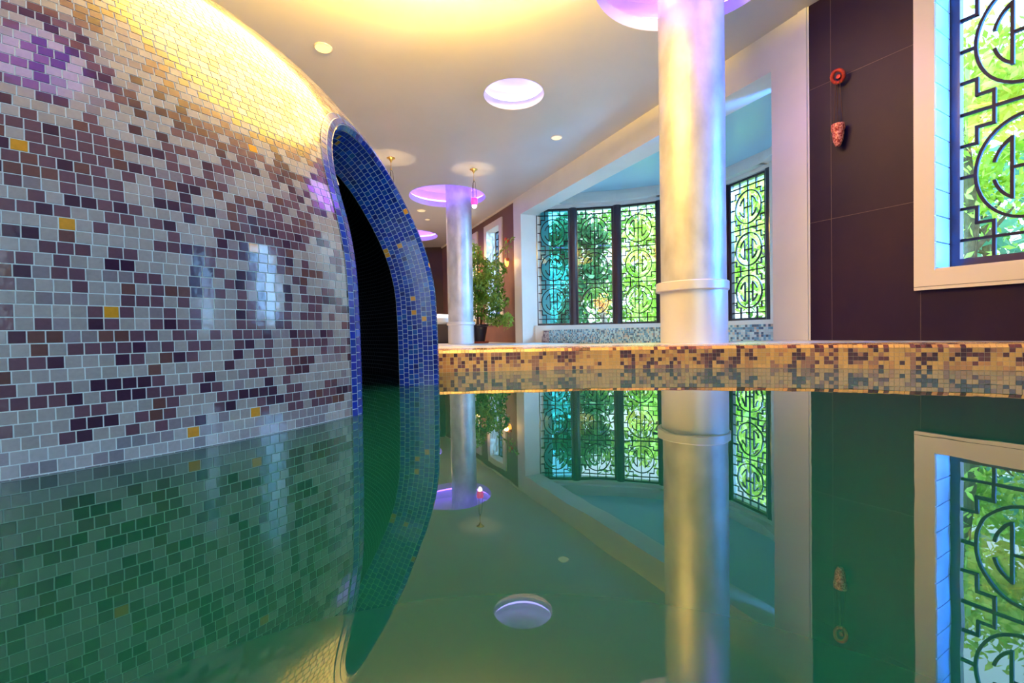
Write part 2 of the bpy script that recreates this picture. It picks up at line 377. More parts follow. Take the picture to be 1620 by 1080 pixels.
def window(name, P, u0, u1, z0, z1, n0, W, Mh, nmod, strip, th, wb=.04, glass=GLASS):
    t = empty(name, P((u0+u1)/2, n0, z0), kind='structure')
    def Q(u, n, z): return P(u, n, z)-t.location
    fl = (u1-u0-W)/2; ht = nmod*Mh+2*strip; wb_ = (z1-z0-ht)/2
    bm = bmesh.new(); frame_mesh(bm, Q, u0, u1, z0, z1, n0, n0+.06, fl, fl, wb_, wb_); bmobj('window_frame', bm, WOOD, t)
    bm = bmesh.new(); lattice_mesh(bm, Q, (u0+u1)/2, n0+.012, n0+.036, z0+wb_, W, Mh, nmod, strip, th); bmobj('window_lattice', bm, LATT, t)
    bm = bmesh.new(); wbox(bm, Q, u0+fl*.6, u1-fl*.6, n0+.042, n0+.047, z0+wb_*.6, z1-wb_*.6); bmobj('window_pane', bm, glass, t)
    return t
def near_window(name, U0, U1):                          # cream surround, backlit reveal, dark frame, lattice
    w1 = window(name, PB, U0, U1, WZ0, WZ1, .19, .57, .77, 2, .115, .016)
    def PBl(u, n, z): return PB(u, n, z)-w1.location
    bm = bmesh.new()
    for a in ((U0-.10, U0, .441, WZ1+.115), (U1, U1+.10, .441, WZ1+.115)): wbox(bm, PBl, a[0], a[1], -.028, 0, a[2], a[3])
    wbox(bm, PBl, U0, U1, -.028, 0, .441, WZ0); wbox(bm, PBl, U0, U1, -.028, 0, WZ1, WZ1+.115)
    bmobj('window_surround', bm, TRIM, w1)
    bm = bmesh.new(); wbox(bm, PBl, U0-.10, U1+.10, -.0295, -.028, .460, .4625); bmobj('window_groove', bm, JOINT, w1)
    bm = bmesh.new(); k = 0; z = WZ0+.014
    while z < WZ1-.03:
        z2 = min(z+.155, WZ1-.004)
        for u in ((U0, U0+.008), (U1-.008, U1)): wbox(bm, PBl, u[0], u[1], -.026, .185, z+.004, z2)
        z = z2+.004
    bmobj('window_reveal', bm, REVEAL, w1)
    bm = bmesh.new(); wbox(bm, PBl, U0, U1, -.02, .185, WZ0, WZ0+.012); bmobj('window_sill', bm, TRIM, w1)
near_window('window_1', WU0, WU1)
near_window('window_9', 2.55, 3.226); near_window('window_10', 4.35, 5.026)
# far right windows
for i, (a, b) in enumerate(cw):
    wn = window('window_%d' % (2+i), PA, a+.08, b-.08, .50, 2.37, .20, .60, .58, 3, .04, .018)
    def Q(u, n, z, wn=wn): return PA(u, n, z)-wn.location
    bm = bmesh.new(); frame_mesh(bm, Q, a, b, .42, 2.43, -.01, .02, .13, .13, .13, .12); bmobj('window_surround', bm, TRIM, wn)
    bm = bmesh.new(); frame_mesh(bm, Q, a+.12, b-.12, .54, 2.32, .0, .20, .012, .012, .012, .012); bmobj('window_reveal', bm, WHITE, wn)

# bay: windows along a curve
bay = [(.455, 8.03), (1.09, 7.99), (1.833, 7.857), (2.50, 7.62), (3.26, 6.91), (3.52, 6.16), (3.46, 5.35), (3.12, 4.5), (2.62, 3.75)]
BZ0, BZ1 = .345, 2.38
def seg(a, b):
    a = Vector((*a, 0)); b = Vector((*b, 0)); d = (b-a).normalized(); n = Vector((-d.y, d.x, 0))
    if n.dot(a-Vector((1.2, 5.6, 0))) < 0: n = -n
    return a, d, n, (b-a).length
bm = bmesh.new(); bt = bmesh.new()
for i in range(len(bay)-1):
    a, d, n, l = seg(bay[i], bay[i+1]); P = lambda u, n_, z: a+d*u+n*n_+Zv*z
    full = i >= 5
    if full: wbox(bm, P, -.02, l+.02, -.04, .25, -.2, H+.05)
    else:
        wbox(bm, P, -.04, l+.04, -.05, .25, -.2, BZ0); wbox(bm, P, -.04, l+.04, -.05, .25, BZ1, H+.05)
wbox(bm, PA, -.02, .30, .30, .55, -.2, H+.05)
bmobj('wall_bay', bm, WHITE, kind='structure')
wi = 4
for i in range(5):
    a, d, n, l = seg(bay[i], bay[i+1]); P = lambda u, n_, z: a+d*u+n*n_+Zv*z
    m_ = .0 if i == 0 else .055
    u0, u1 = (.005 if i == 0 else .06), l-.06
    W = min(.58, u1-u0-.03)
    if i == 3: W = .70
    window('window_%d' % wi, P, u0, u1, BZ0, BZ1, 0, W, .605, 3, .075, .0145, glass=GLASS_C if i == 0 else GLASS); wi += 1
bm = bmesh.new()
for i in range(1, 6):                                   # dark posts between the panes
    x, y = bay[i]; lathe(bm, [(.075, BZ0), (.075, BZ1), (0, BZ1)], (x+.01, y+.01, 0), n=10)
bmobj('trim_3', bm, WOOD, kind='structure')
# cornice above the bay windows, with an added light strip
t = empty('cornice_added_strip', (1.2, 5.6, 2.44), 'white cornice above the curved bay windows with an added pale blue light strip', 'cornice with added light')
bl, be = bmesh.new(), bmesh.new()
for i in range(8):
    a, d, n, l = seg(bay[i], bay[i+1]); P = lambda u, n_, z: a+d*u+n*n_+Zv*z-t.location
    wbox(bl, P, .0, l, -.16, -.145, 2.43, 2.53); wbox(bl, P, .0, l, -.145, -.052, 2.43, 2.445)
    wbox(be, P, .02, l-.02, -.125, -.10, 2.447, 2.46)
bmobj('cornice_board', bl, WHITE, t); bmobj('led_strip', be, CORNICE_GLOW, t)  # the strip is added to brighten the bay
# bay ceiling and floor
bm = bmesh.new()
pts = [Vector((x, y, 0)) for x, y in bay]; ctr = Vector((1.2, 5.6, 0))
poly = [PA(LA-.05, .20, 0), PA(.05, .20, 0), PA(.05, .5, 0)]+[p+(p-ctr).normalized()*.12 for p in pts]
vs = [bm.verts.new((q.x, q.y, H+.03)) for q in poly]; bm.faces.new(vs)
bmobj('ceiling_bay', bm, BAYCEIL, kind='structure')

# far wall, left wall, wall behind the camera
bm = bmesh.new(); yf = 12.45
box(bm, (-4.8, yf, -.1), (3.3, 0, 0), (0, .2, 0), (0, 0, H+.1)); bmobj('wall_far', bm, FARWALL, kind='structure')
bm = bmesh.new(); box(bm, (-2.52, yf-.03, .0), (.13, 0, 0), (0, .03, 0), (0, 0, 2.25)); bmobj('trim_4', bm, TRIM, kind='structure')
bm = bmesh.new(); box(bm, (-4.8, -4.1, -.6), (.2, 0, 0), (0, 16.75, 0), (0, 0, H+.6)); bmobj('wall_left', bm, WHITE, kind='structure')
bm = bmesh.new()
box(bm, (-4.8, -4.2, -.6), (3.8, 0, 0), (0, .2, 0), (0, 0, H+.6)); box(bm, (3.0, -4.2, -.6), (4.6, 0, 0), (0, .2, 0), (0, 0, H+.6))
box(bm, (-1.0, -4.2, -.6), (4.0, 0, 0), (0, .2, 0), (0, 0, 1.05)); box(bm, (-1.0, -4.2, 2.5), (4.0, 0, 0), (0, .2, 0), (0, 0, H-2.5))
bmobj('wall_rear', bm, WHITE, kind='structure')

# ------------------------------------------------------------------ pool rim, deck, floor, water
rim = [(-4.6, 1.9), (-3.2, 2.25), (-2.0, 2.45), (-1.2, 2.56), (-.433, 2.62), (0, 2.645), (.443, 2.66), (.838, 2.63), (1.253, 2.575), (1.643, 2.465), (2.036, 2.29), (2.385, 2.12), (2.75, 1.86), (3.05, 1.5), (3.3, 1.0), (3.6, .3), (3.95, -.6), (4.5, -1.8), (5.2, -3.2), (5.6, -4.0)]
def resample(pts, step):
    pts = [Vector((*p, 0)) for p in pts]
    # Catmull-Rom
    out = []
    for i in range(len(pts)-1):
        p0, p1, p2, p3 = pts[max(i-1, 0)], pts[i], pts[i+1], pts[min(i+2, len(pts)-1)]
        for k in range(20):
            t = k/20
            out.append(.5*((2*p1)+(-p0+p2)*t+(2*p0-5*p1+4*p2-p3)*t*t+(-p0+3*p1-3*p2+p3)*t**3))
    out.append(pts[-1]); res = [out[0]]; acc = 0
    for a, b in zip(out, out[1:]):
        l = (b-a).length; s = step-acc
        while s <= l: res.append(a.lerp(b, s/l)); s += step
        acc = (acc+l) % step
    return res
rp = resample(rim, .0215)
def rimframe(i):
    a, b = rp[max(i-1, 0)], rp[min(i+1, len(rp)-1)]; d = (b-a).normalized(); return rp[i], d, Vector((-d.y, d.x, 0))   # n points away from the water
prof = []                                              # (inset n, z, normal) along the rim section, 21.5 mm apart
R_ = .026; zc = SZ-R_
pl = [(0, z) for z in np.arange(-.30, zc, .0215)]
def prof_at(s):                                        # arc length from z=-.3
    l1 = zc+.30
    if s < l1: return (0, -.30+s), (-1, 0)
    a = (s-l1)/R_
    if a < pi/2: return (R_-R_*cos(a), zc+R_*sin(a)), (-cos(a), sin(a))
    return (R_+(s-l1-R_*pi/2), SZ), (0, 1)
CX, CY = -1.88, 1.85
# --- tile mesh builder
class Tiles:
    def __init__(s): s.v = []; s.f = []; s.c = []
    def add(s, pt, nr, e1, e2, col, h=.0022, g=.045, bev=.09):
        """pt centre, nr normal, e1/e2 half-edge vectors; raised bevelled tile"""
        a = 1-g; b = 1-g-bev; k = len(s.v); lo = pt-nr*.001; hi = pt+nr*h; mid = pt+nr*(h*.55)
        for q, w_ in ((lo, a), (mid, a), (hi, b)):
            for i, j in ((-1, -1), (1, -1), (1, 1), (-1, 1)): s.v.append(q+e1*(i*w_)+e2*(j*w_))
        fs = [(k+8, k+9, k+10, k+11)]
        for o_ in (0, 4):
            for i in range(4):
                j = (i+1) % 4; fs.append((k+o_+i, k+o_+j, k+o_+4+j, k+o_+4+i))
        s.f += fs; s.c += [col]*len(fs)
    def build(s, name, m, parent=None):
        me = bpy.data.meshes.new(name); v = np.array(s.v, dtype=np.float32); f = np.array(s.f, dtype=np.int32)
        me.vertices.add(len(v)); me.vertices.foreach_set('co', v.ravel())
        me.loops.add(f.size); me.loops.foreach_set('vertex_index', f.ravel())
        me.polygons.add(len(f)); me.polygons.foreach_set('loop_start', np.arange(0, f.size, 4, dtype=np.int32))
        me.update(calc_edges=True)
        at = me.attributes.new('tile_colour', 'FLOAT_COLOR', 'CORNER')
        c = np.repeat(np.array([(*x, 1) for x in s.c], dtype=np.float32), 4, axis=0); at.data.foreach_set('color', c.ravel())
        me.materials.append(m); me.validate(); me.polygons.foreach_set('use_smooth', [False]*len(me.polygons))
        o = bpy.data.objects.new(name, me); C.objects.link(o)
        if parent: o.parent = parent
        return o
A_ = np.array
STEPC = [((.76, .44, .15), .50), ((.62, .30, .12), .12), ((.42, .20, .14), .12), ((.16, .05, .06), .10), ((.07, .02, .035), .16)]
def pick(tab):
    r = random.random(); s = 0
    for c, p in tab:
        s += p
        if r < s: break
    j = random.uniform(.85, 1.12); return tuple(min(1, x*j) for x in c)
tl = Tiles(); TP = .0215
i0 = next(i for i, p in enumerate(rp) if p.x > -.56); i1 = max(i for i, p in enumerate(rp) if p.y > .2)
prev = None
for row in range(8, 34):
    s_ = (row+.5)*TP; (ni, z), (nn, nz_) = prof_at(s_)
    for i in range(i0, i1):
        p, d, n = rimframe(i)
        # random vertical / diagonal runs as in the photograph
        if row > 8 and prev is not None and random.random() < .30: col = prev.get(i-random.choice((0, 0, 1)), None) or pick(STEPC)
        elif random.random() < .22 and i > i0: col = lastc
        else: col = pick(STEPC)
        lastc = col
        if not hasattr(tl, 'cur') or tl.currow != row: tl.prevrow = getattr(tl, 'cur', None); tl.cur = {}; tl.currow = row
        tl.cur[i] = col
        nr = n*nn*-1 if False else Vector((n.x*(-nn)*-1, n.y*(-nn)*-1, nz_))
        # outward normal: towards the pool on the face (-n), up on the top
        nr = (n*(nn)+Zv*nz_).normalized()
        c_ = p+n*ni+Zv*z; e1 = d*(TP/2); e2 = nr.cross(d).normalized()*(TP/2)
        tl.add(A_(c_), A_(nr), A_(e1), A_(e2), col, h=.0012, g=.05, bev=.06)
    prev = tl.cur
rim_o = empty('trim_1', kind='structure')
tl.build('rim_mosaic', STEPTILE, rim_o)
vs, fs = [], []; K = []
for s_ in list(np.arange(0, .41, .01))+[.41, 1.0]:
    (ni, z), _ = prof_at(min(s_, .60)); K.append((ni, z))
for i in range(i0, len(rp)):
    p, d, n = rimframe(i)
    for ni, z in K: q = p+n*ni+Zv*z; vs.append(q)
k = len(K)
for i in range(len(rp)-1-i0):
    for j in range(k-1): fs.append((i*k+j, i*k+j+1, (i+1)*k+j+1, (i+1)*k+j))
meshobj('rim_bed', vs, fs, GROUTY, rim_o)
# deck ledge behind the rim, reaching the far ledge line and the right wall
LEDGE = 3.56
def deck():
    bm = bmesh.new(); inner = []
    for a in range(170, 34, -6): inner.append(Vector((CX+1.47*cos(radians(a)), CY+1.47*sin(radians(a)), 0)))
    inner.insert(0, Vector((-4.6, inner[0].y, 0)))
    for i in range(i0+4, len(rp), 4):
        p, d, n = rimframe(i); inner.append(p+n*.11)
    outer = [Vector((x, LEDGE, 0)) for x in (-4.6, -3, -2, -1, 0, .6, 1.2, 1.7, 2.2)]+[PB(u, .05, 0) for u in (.3, .8, 1.3, 1.8, 2.4, 3.0, 3.8, 4.8, 6, 7.5, 8.5)]
    pts = inner+outer[::-1]
    v = [bm.verts.new((q.x, q.y, SZ-.0005)) for q in pts]
    for i in range(len(v)): bm.edges.new((v[i], v[(i+1) % len(v)]))
    bmesh.ops.triangle_fill(bm, edges=bm.edges[:], use_beauty=True)
    for f in bm.faces:
        if f.normal.z < 0: f.normal_flip()
    bm.normal_update()
    me = bpy.data.meshes.new('floor_deck'); bm.to_mesh(me); bm.free(); me.materials.append(DECK)
    o = bpy.data.objects.new('floor_deck', me); C.objects.link(o); o['kind'] = 'structure'
deck()
bm = bmesh.new(); box(bm, (-4.6, LEDGE-.02, -.3), (6.9, 0, 0), (0, .02, 0), (0, 0, SZ+.2995)); bmobj('trim_5', bm, DECK, kind='structure')
bm = bmesh.new(); box(bm, (-4.7, LEDGE, -.1), (9.0, 0, 0), (0, 9.1, 0), (0, 0, .1+FZ)); bmobj('floor', bm, FLOORM, kind='structure')
vs = []; nx = 4
meshobj('pool_bottom', [(-4.6, -4, -.6), (6.5, -4, -.6), (6.5, 3.5, -.6), (-4.6, 3.5, -.6)], [(0, 1, 2, 3)], mat('pool_bottom_tile', (.05, .25, .2), .5), kind='structure')
wp = [(-4.6, -4.0), (-4.6, 2.1), (CX+1.49*cos(radians(170)), 2.1)]+[(CX+1.49*cos(radians(a)), CY+1.49*sin(radians(a))) for a in range(164, 34, -6)]
wp += [tuple((rimframe(i)[0]+rimframe(i)[2]*.015)[:2]) for i in range(i0, len(rp), 5)]
bm = bmesh.new(); wv = [bm.verts.new((x, y, 0)) for x, y in wp]
for i in range(len(wv)): bm.edges.new((wv[i], wv[(i+1) % len(wv)]))
bmesh.ops.triangle_fill(bm, edges=bm.edges[:], use_beauty=True); bm.normal_update()
for f in bm.faces:
    if f.normal.z < 0: f.normal_flip()
me = bpy.data.meshes.new('pool_water'); bm.to_mesh(me); bm.free(); me.materials.append(WATER)
wa = bpy.data.objects.new('pool_water', me); C.objects.link(wa)
tag(wa, 'still dark green pool water mirroring the whole room', 'water', kind='stuff')


# ------------------------------------------------------------------ mosaic grotto dome
CX, CY = -1.88, 1.85
RZ = [(-.6, 1.56), (0, 1.558), (.2, 1.557), (.4, 1.551), (.5, 1.535), (.6, 1.508), (.7, 1.470), (.8, 1.424), (.9, 1.376), (1.0, 1.313), (1.1, 1.233), (1.2, 1.138), (1.3, 1.018), (1.4, .872), (1.5, .69), (1.58, .48), (1.63, .29), (1.655, .0)]
_zs = np.array([a for a, b in RZ]); _rs = np.array([b for a, b in RZ])
# smooth the profile as arc-length curve
_s = np.concatenate([[0], np.cumsum(np.hypot(np.diff(_zs), np.diff(_rs)))])
ss = np.linspace(0, _s[-1], 1200)
zz = np.interp(ss, _s, _zs); rr = np.interp(ss, _s, _rs)
kern = np.hanning(91); kern /= kern.sum()
def sm(a):
    pad = np.concatenate([2*a[0]-a[45:0:-1], a, 2*a[-1]-a[-2:-47:-1]]); return np.convolve(pad, kern, 'valid')
zz = sm(zz); rr = np.maximum(sm(rr), 0)
ss = np.concatenate([[0], np.cumsum(np.hypot(np.diff(zz), np.diff(rr)))])
def prof2(s): 
    z = np.interp(s, ss, zz); r = np.interp(s, ss, rr); dz = np.interp(s+.004, ss, zz)-np.interp(s-.004, ss, zz); dr = np.interp(s+.004, ss, rr)-np.interp(s-.004, ss, rr)
    l = hypot(dz, dr) or 1; return z, r, dz/l, dr/l
def s_of_z(z): return float(np.interp(z, zz, ss))
def shell(th, s, off=0):                               # point and outward normal
    z, r, tz, tr = prof2(s); c, q = cos(th), sin(th)
    n = Vector((tz*c, tz*q, -tr)); return Vector((CX+r*c, CY+r*q, z))+n*off, n
OTH, OHW, OZ, OAX = radians(-8.0), radians(12.9), .60, .35
def open_path():
    pts = []
    for z in np.arange(-.40, OZ, .01): pts.append((OTH-OHW, z))
    for a in np.linspace(pi, 0, 90): pts.append((OTH+OHW*cos(a), OZ+OAX*sin(a)))
    for z in np.arange(OZ-.01, -.40, -.01): pts.append((OTH+OHW, z))
    P = []
    for th, z in pts: P.append(shell(th, s_of_z(z)))
    # resample to tile pitch
    acc = [0]
    for a, b in zip(P, P[1:]): acc.append(acc[-1]+(b[0]-a[0]).length)
    return P, acc
OP, OACC = open_path()
OPts = np.array([tuple(p) for p, n in OP])
def inside_open(th, z): 
    d = th-OTH
    if z < OZ: return abs(d) < OHW
    return (d/OHW)**2+((z-OZ)/OAX)**2 < 1
def edge_dist(p): return float(np.sqrt(((OPts-np.array(p))**2).sum(1).min()))
dome = empty('mosaic_dome', (CX, CY, 0), 'large dome grotto rising from the pool, clad in mauve and white mosaic', 'dome')
def setp(o): o.parent = dome; o.matrix_parent_inverse = Matrix.Translation((-CX, -CY, 0)); return o
# outer surface (grout)
def shell_grid(name, off, m, th0, th1, dth, ds, margin, smooth=True, uv=False):
    ns = int((ss[-1])/ds); nth = int((th1-th0)/dth); vs, fs = [], []
    closed = abs(th1-th0-2*pi) < .02
    flags = np.zeros((ns+1, nth+1), bool)
    for i in range(ns+1):
        s_ = ss[-1]*i/ns
        for j in range(nth+1):
            th = th0+(th1-th0)*j/nth; p, n = shell(th, s_, off); vs.append(p)
            q, _ = shell(th, s_)
            if abs(th-OTH) < .35 and q.z < 1.1:
                ins = inside_open(th, q.z)
                if ins: flags[i, j] = True
                elif margin > 0 and edge_dist(q) < margin: flags[i, j] = True
    for i in range(ns):
        for j in range(nth):
            if flags[i, j] or flags[i+1, j] or flags[i, j+1] or flags[i+1, j+1]: continue
            fs.append((i*(nth+1)+j, i*(nth+1)+j+1, (i+1)*(nth+1)+j+1, (i+1)*(nth+1)+j))
    o = meshobj(name, vs, fs, m, smooth=smooth)
    if uv:
        uvl = o.data.uv_layers.new(name='UVMap'); 
        for lp in o.data.loops:
            i, j = divmod(lp.vertex_index, nth+1); uvl.data[lp.index].uv = ((th0+(th1-th0)*j/nth)*1.4, ss[-1]*i/ns)
    return setp(o)
shell_grid('shell_grout', 0, GROUT, -pi, pi, .0125, .0125, .006)
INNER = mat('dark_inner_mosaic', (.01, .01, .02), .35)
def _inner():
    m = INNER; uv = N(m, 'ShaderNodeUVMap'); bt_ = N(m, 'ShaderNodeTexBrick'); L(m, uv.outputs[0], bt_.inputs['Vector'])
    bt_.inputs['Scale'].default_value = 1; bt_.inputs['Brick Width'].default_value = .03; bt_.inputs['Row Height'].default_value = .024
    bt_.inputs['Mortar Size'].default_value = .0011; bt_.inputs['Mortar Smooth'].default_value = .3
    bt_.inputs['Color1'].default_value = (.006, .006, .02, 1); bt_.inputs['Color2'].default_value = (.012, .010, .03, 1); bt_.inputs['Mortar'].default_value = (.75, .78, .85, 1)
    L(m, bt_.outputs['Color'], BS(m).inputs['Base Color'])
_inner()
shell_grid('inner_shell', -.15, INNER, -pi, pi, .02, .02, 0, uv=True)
# outer tiles, course by course
LIGHT, GREY, MAUVE, BROWN, DARK = (.41, .385, .41), (.29, .25, .31), (.155, .080, .125), (.165, .075, .080), (.062, .026, .066)
GOLD = (.78, .36, .03)
tl = Tiles(); TH0, TH1 = radians(-112), radians(62)
rows = int((ss[-1]-.06)/TP); start = s_of_z(-.28); r0 = int(start/TP); prevrow = {}
for row in range(r0, rows):
    s_ = (row+.5)*TP; z, r, tz, tr = prof2(s_)
    if r < .12: break
    nt_ = max(6, int(round((TH1-TH0)*r/TP))); dth = (TH1-TH0)/nt_; off = random.choice((0, .5, .25, .6, .1))*dth
    cur = {}; last = None
    limey = -.01 < z < .05
    for j in range(nt_):
        th = TH0+(j+.5)*dth+off
        p, n = shell(th, s_)
        key = int(th*1.3/TP*1.0)
        rv = random.random()
        if last and rv < .16: col = last
        elif prevrow and rv < .24: col = prevrow.get(key, LIGHT)
        else:
            q = random.random()
            col = LIGHT if q < .42 else GREY if q < .47 else MAUVE if q < .78 else BROWN if q < .84 else DARK
        last = col; cur[key] = col
        if abs(th-OTH) < .35 and z < 1.1 and (inside_open(th, z) or edge_dist(p) < .040): continue
        if random.random() < .006: c = GOLD
        else:
            q = random.uniform(.88, 1.1); c = tuple(x*q for x in col)
            if limey: c = tuple(.6*x+.4*y for x, y in zip(c, (.55, .60, .70)))
        e1 = Vector((-sin(th), cos(th), 0))*(dth*r/2); e2 = Vector((tr*cos(th), tr*sin(th), tz))*(TP/2)
        wob = random.uniform(-.006, .006); n2 = (n+e1.normalized()*wob+e2.normalized()*random.uniform(-.007, .007)).normalized()
        tl.add(A_(p), A_(n2), A_(e1), A_(e2), c, h=.0010, g=.088, bev=.025)
    prevrow = cur
print('dome tiles', len(tl.f)//9)
setp(tl.build('mosaic_cladding', TILE))
# blue lip around the doorway
def lip():
    base = Tiles(); vs, fs = [], []; total = OACC[-1]
    RC = .022
    def section(t, q):                                 # q: arc length across; returns (a, d, na, nd)
        # flat on the shell (a from .05 to RC), rounded corner, then inward
        l1 = .052-RC; 
        if q < l1: return .052-q, -.003, 0, 1
        an = (q-l1)/RC
        if an < pi/2: return RC-RC*sin(an), RC-.003-RC*cos(an), -sin(an), cos(an)
        return 0, RC-.003+(q-l1-RC*pi/2), -1, 0
    Q = .052-RC+RC*pi/2+.145; ncol = int(round(Q/TP)); tp = Q/ncol
    def at(t):
        i = min(max(int(np.searchsorted(OACC, t))-1, 0), len(OP)-2); k = (t-OACC[i])/max(OACC[i+1]-OACC[i], 1e-6)
        p = OP[i][0].lerp(OP[i+1][0], k); n = OP[i][1].lerp(OP[i+1][1], k).normalized()
        i2 = max(i-3, 0); i3 = min(i+4, len(OP)-1); d = (OP[i3][0]-OP[i2][0]).normalized()
        b = d.cross(n).normalized()
        mid = Vector(shell(OTH, s_of_z(.3))[0]); 
        return p, n, d, b
    p, n, d, b = at(.3); ctr_ = shell(OTH, s_of_z(p.z))[0]; sg = 1 if b.dot(p-ctr_) > 0 else -1
    def pt(t, q, lift=0):
        p, n, d, b = at(t); b = b*sg; a, dd, na, nd = section(t, q)
        nr = (b*na+n*nd).normalized()
        return p+b*a-n*dd+nr*lift-(n*(a*a*.32)), nr, d
    nt_ = int(total/.01); nq = 16
    for i in range(nt_+1):
        for j in range(nq+1): vs.append(pt(total*i/nt_, Q*j/nq)[0])
    for i in range(nt_):
        for j in range(nq): fs.append((i*(nq+1)+j, i*(nq+1)+j+1, (i+1)*(nq+1)+j+1, (i+1)*(nq+1)+j))
    o = meshobj('doorway_lip', vs, fs, GROUTB, smooth=True); setp(o)
    for cidx in range(ncol):
        q = (cidx+.5)*tp; off = random.random()*TP; m_ = int((total-off)/TP)
        for k in range(m_):
            t = off+(k+.5)*TP
            if t > total-.011: continue
            pc, nr, d = pt(t, q); pa = pt(t, q-tp/2)[0]; pb = pt(t, q+tp/2)[0]; e2 = (pb-pa)/2
            e1 = (pt(min(t+TP/2, total), q)[0]-pt(max(t-TP/2, 0), q)[0])/2
            rv = random.random()
            col = GOLD if rv < .018 else tuple(x*random.uniform(.8, 1.15) for x in ((.006, .040, .46) if rv < .75 else (.015, .10, .58) if rv < .93 else (.005, .02, .26)))
            base.add(A_(pc), A_(nr), A_(e1), A_(e2), col, h=.0009, g=.09, bev=.03)
    setp(base.build('doorway_mosaic', LIPTILE))
lip()

# ------------------------------------------------------------------ columns
def column(x, y, zb, r, label, cz0, cz1, dx=0):
    t = empty('column', (x, y, zb), label, 'column')
    bm = bmesh.new(); lathe(bm, [(r, cz1-zb-.01), (r, H+.29-zb)], n=64); bmobj('shaft', bm, COL, t, smooth=True)
    bm = bmesh.new(); lathe(bm, [(r*1.03, 0), (r*1.03, cz0-zb+.005)], n=64); bmobj('plinth', bm, COLB, t, smooth=True)
    bm = bmesh.new(); a = r*1.12; lathe(bm, [(r*1.0, cz0-zb), (a-.006, cz0-zb), (a, cz0-zb+.006), (a, cz1-zb-.006), (a-.006, cz1-zb), (r*.95, cz1-zb)], (dx, 0, 0), n=64); bmobj('collar', bm, COLB, t, smooth=True)
column(1.318, 3.30, SZ-.002, .2215, 'thick round stucco column at the pool edge, lit yellow and blue', .496, .562, -.010)
column(-.890, 8.00, FZ, .2215, 'slimmer looking far round column standing beside the potted tree', .375, .435)

# ------------------------------------------------------------------ hanging lamps
def pendant(x, y, label, drop=.43):
    t = empty('pendant_lamp', (x, y, H), label, 'lamp')
    bm = bmesh.new(); lathe(bm, [(0, 0), (.055, 0), (.055, -.006), (.030, -.018), (.012, -.045), (.008, -.06), (0, -.06)], n=24); bmobj('canopy', bm, BRASS, t, smooth=True)
    bm = bmesh.new(); tube(bm, [(0, 0, -.06), (0, 0, -.15)], .0035, 6); lathe(bm, [(0, -.135), (.012, -.15), (0, -.165)], n=12); bmobj('rod', bm, BRASS, t)
    bm = bmesh.new()
    for k in range(3):
        a = k*2.094+.4; tube(bm, [(0, 0, -.155), (.022*cos(a), .022*sin(a), -.19), (.040*cos(a), .040*sin(a), -drop+.005)], .0028, 6)
    bmobj('chain', bm, CHAIN, t)
    bm = bmesh.new(); lathe(bm, [(.030, -drop-.01), (.046, -drop+.012), (.048, -drop), (.050, -drop-.05), (.036, -drop-.085), (.033, -drop-.085)], n=28); cup = bmobj('glass_cup', bm, RUBY, t, smooth=True)
    bm = bmesh.new(); lathe(bm, [(.034, -drop-.075), (.034, -drop-.10), (.018, -drop-.128), (0, -drop-.132)], n=24); bmobj('glass_tip', bm, FROST, cup, smooth=True)['label'] = 'white glowing glass tip'
    l = bpy.data.lights.new('pendant_bulb', 'SPOT'); l.energy = 5; l.spot_size = radians(80); l.spot_blend = .25; l.color = (1, .68, .30); l.shadow_soft_size = .01
    lo = bpy.data.objects.new('pendant_bulb', l); C.objects.link(lo); lo.parent = t; lo.location = (0, 0, -drop+.02); lo.rotation_euler = (pi, 0, 0)
pendant(-.510, 6.63, 'hanging lamp with glowing magenta glass cup in front of the far column')
pendant(-1.58, 6.15, 'hanging brass lamp partly hidden behind the edge of the mosaic dome')

# wall lamps: ring bracket, chains, cup
def wall_lamp(P, u, zt, zc_, label, lit):
    t = empty('wall_lamp', P(u, 0, zt), label, 'wall lamp')
    n = P(0, -1, 0)-P(0, 0, 0); d = P(1, 0, 0)-P(0, 0, 0)
    bm = bmesh.new(); R = .036
    c = n*.055
    tube(bm, [c+d*(R*cos(2*pi*k/24))*1.0+Zv*(R*sin(2*pi*k/24)) + n*(.018*sin(2*pi*k/24)) for k in range(25)], .012, 10); ring = bmobj('ring', bm, REDRING, t, smooth=True)
    bm = bmesh.new(); tube(bm, [Vector((0, 0, 0)), n*.05], .014, 10); bmobj('bracket', bm, REDRING, ring, smooth=True)
    dz = zt-zc_
    bm = bmesh.new()
    for k in range(3):
        a = k*2.094; o_ = d*(.030*cos(a))+n*(.030*sin(a)); tube(bm, [c+o_*.4-Zv*.035, c+o_-Zv*dz], .0022, 6)
    bmobj('chain', bm, CHAIN, t)
    bm = bmesh.new(); lathe(bm, [(.030, 0), (.040, .004), (.042, -.03), (.036, -.045), (.026, -.05)], (c.x, c.y, -dz), n=24); bmobj('cup_rim', bm, COPPER, t, smooth=True)
    bm = bmesh.new(); lathe(bm, [(.034, -.045), (.036, -.06), (.030, -.11), (.016, -.145), (0, -.152)], (c.x, c.y, -dz), n=24); bmobj('cup', bm, AMBER if lit else COPPER, t, smooth=True)
    if lit:
        l = bpy.data.lights.new('wall_lamp_bulb', 'POINT'); l.energy = 3; l.color = (1, .5, .15); l.shadow_soft_size = .04
        lo = bpy.data.objects.new('wall_lamp_bulb', l); C.objects.link(lo); lo.parent = t; lo.location = c+n*.07-Zv*(dz+.05)
wall_lamp(PB, .215, 1.965, 1.63, 'unlit red copper wall lamp hanging on the dark tiled wall', False)
wall_lamp(PA, -.20, 1.92, 1.58, 'lit amber wall lamp above the right side of the potted tree', True)
wall_lamp(PA, -1.68, 1.92, 1.58, 'lit amber wall lamp between the two far right windows', True)

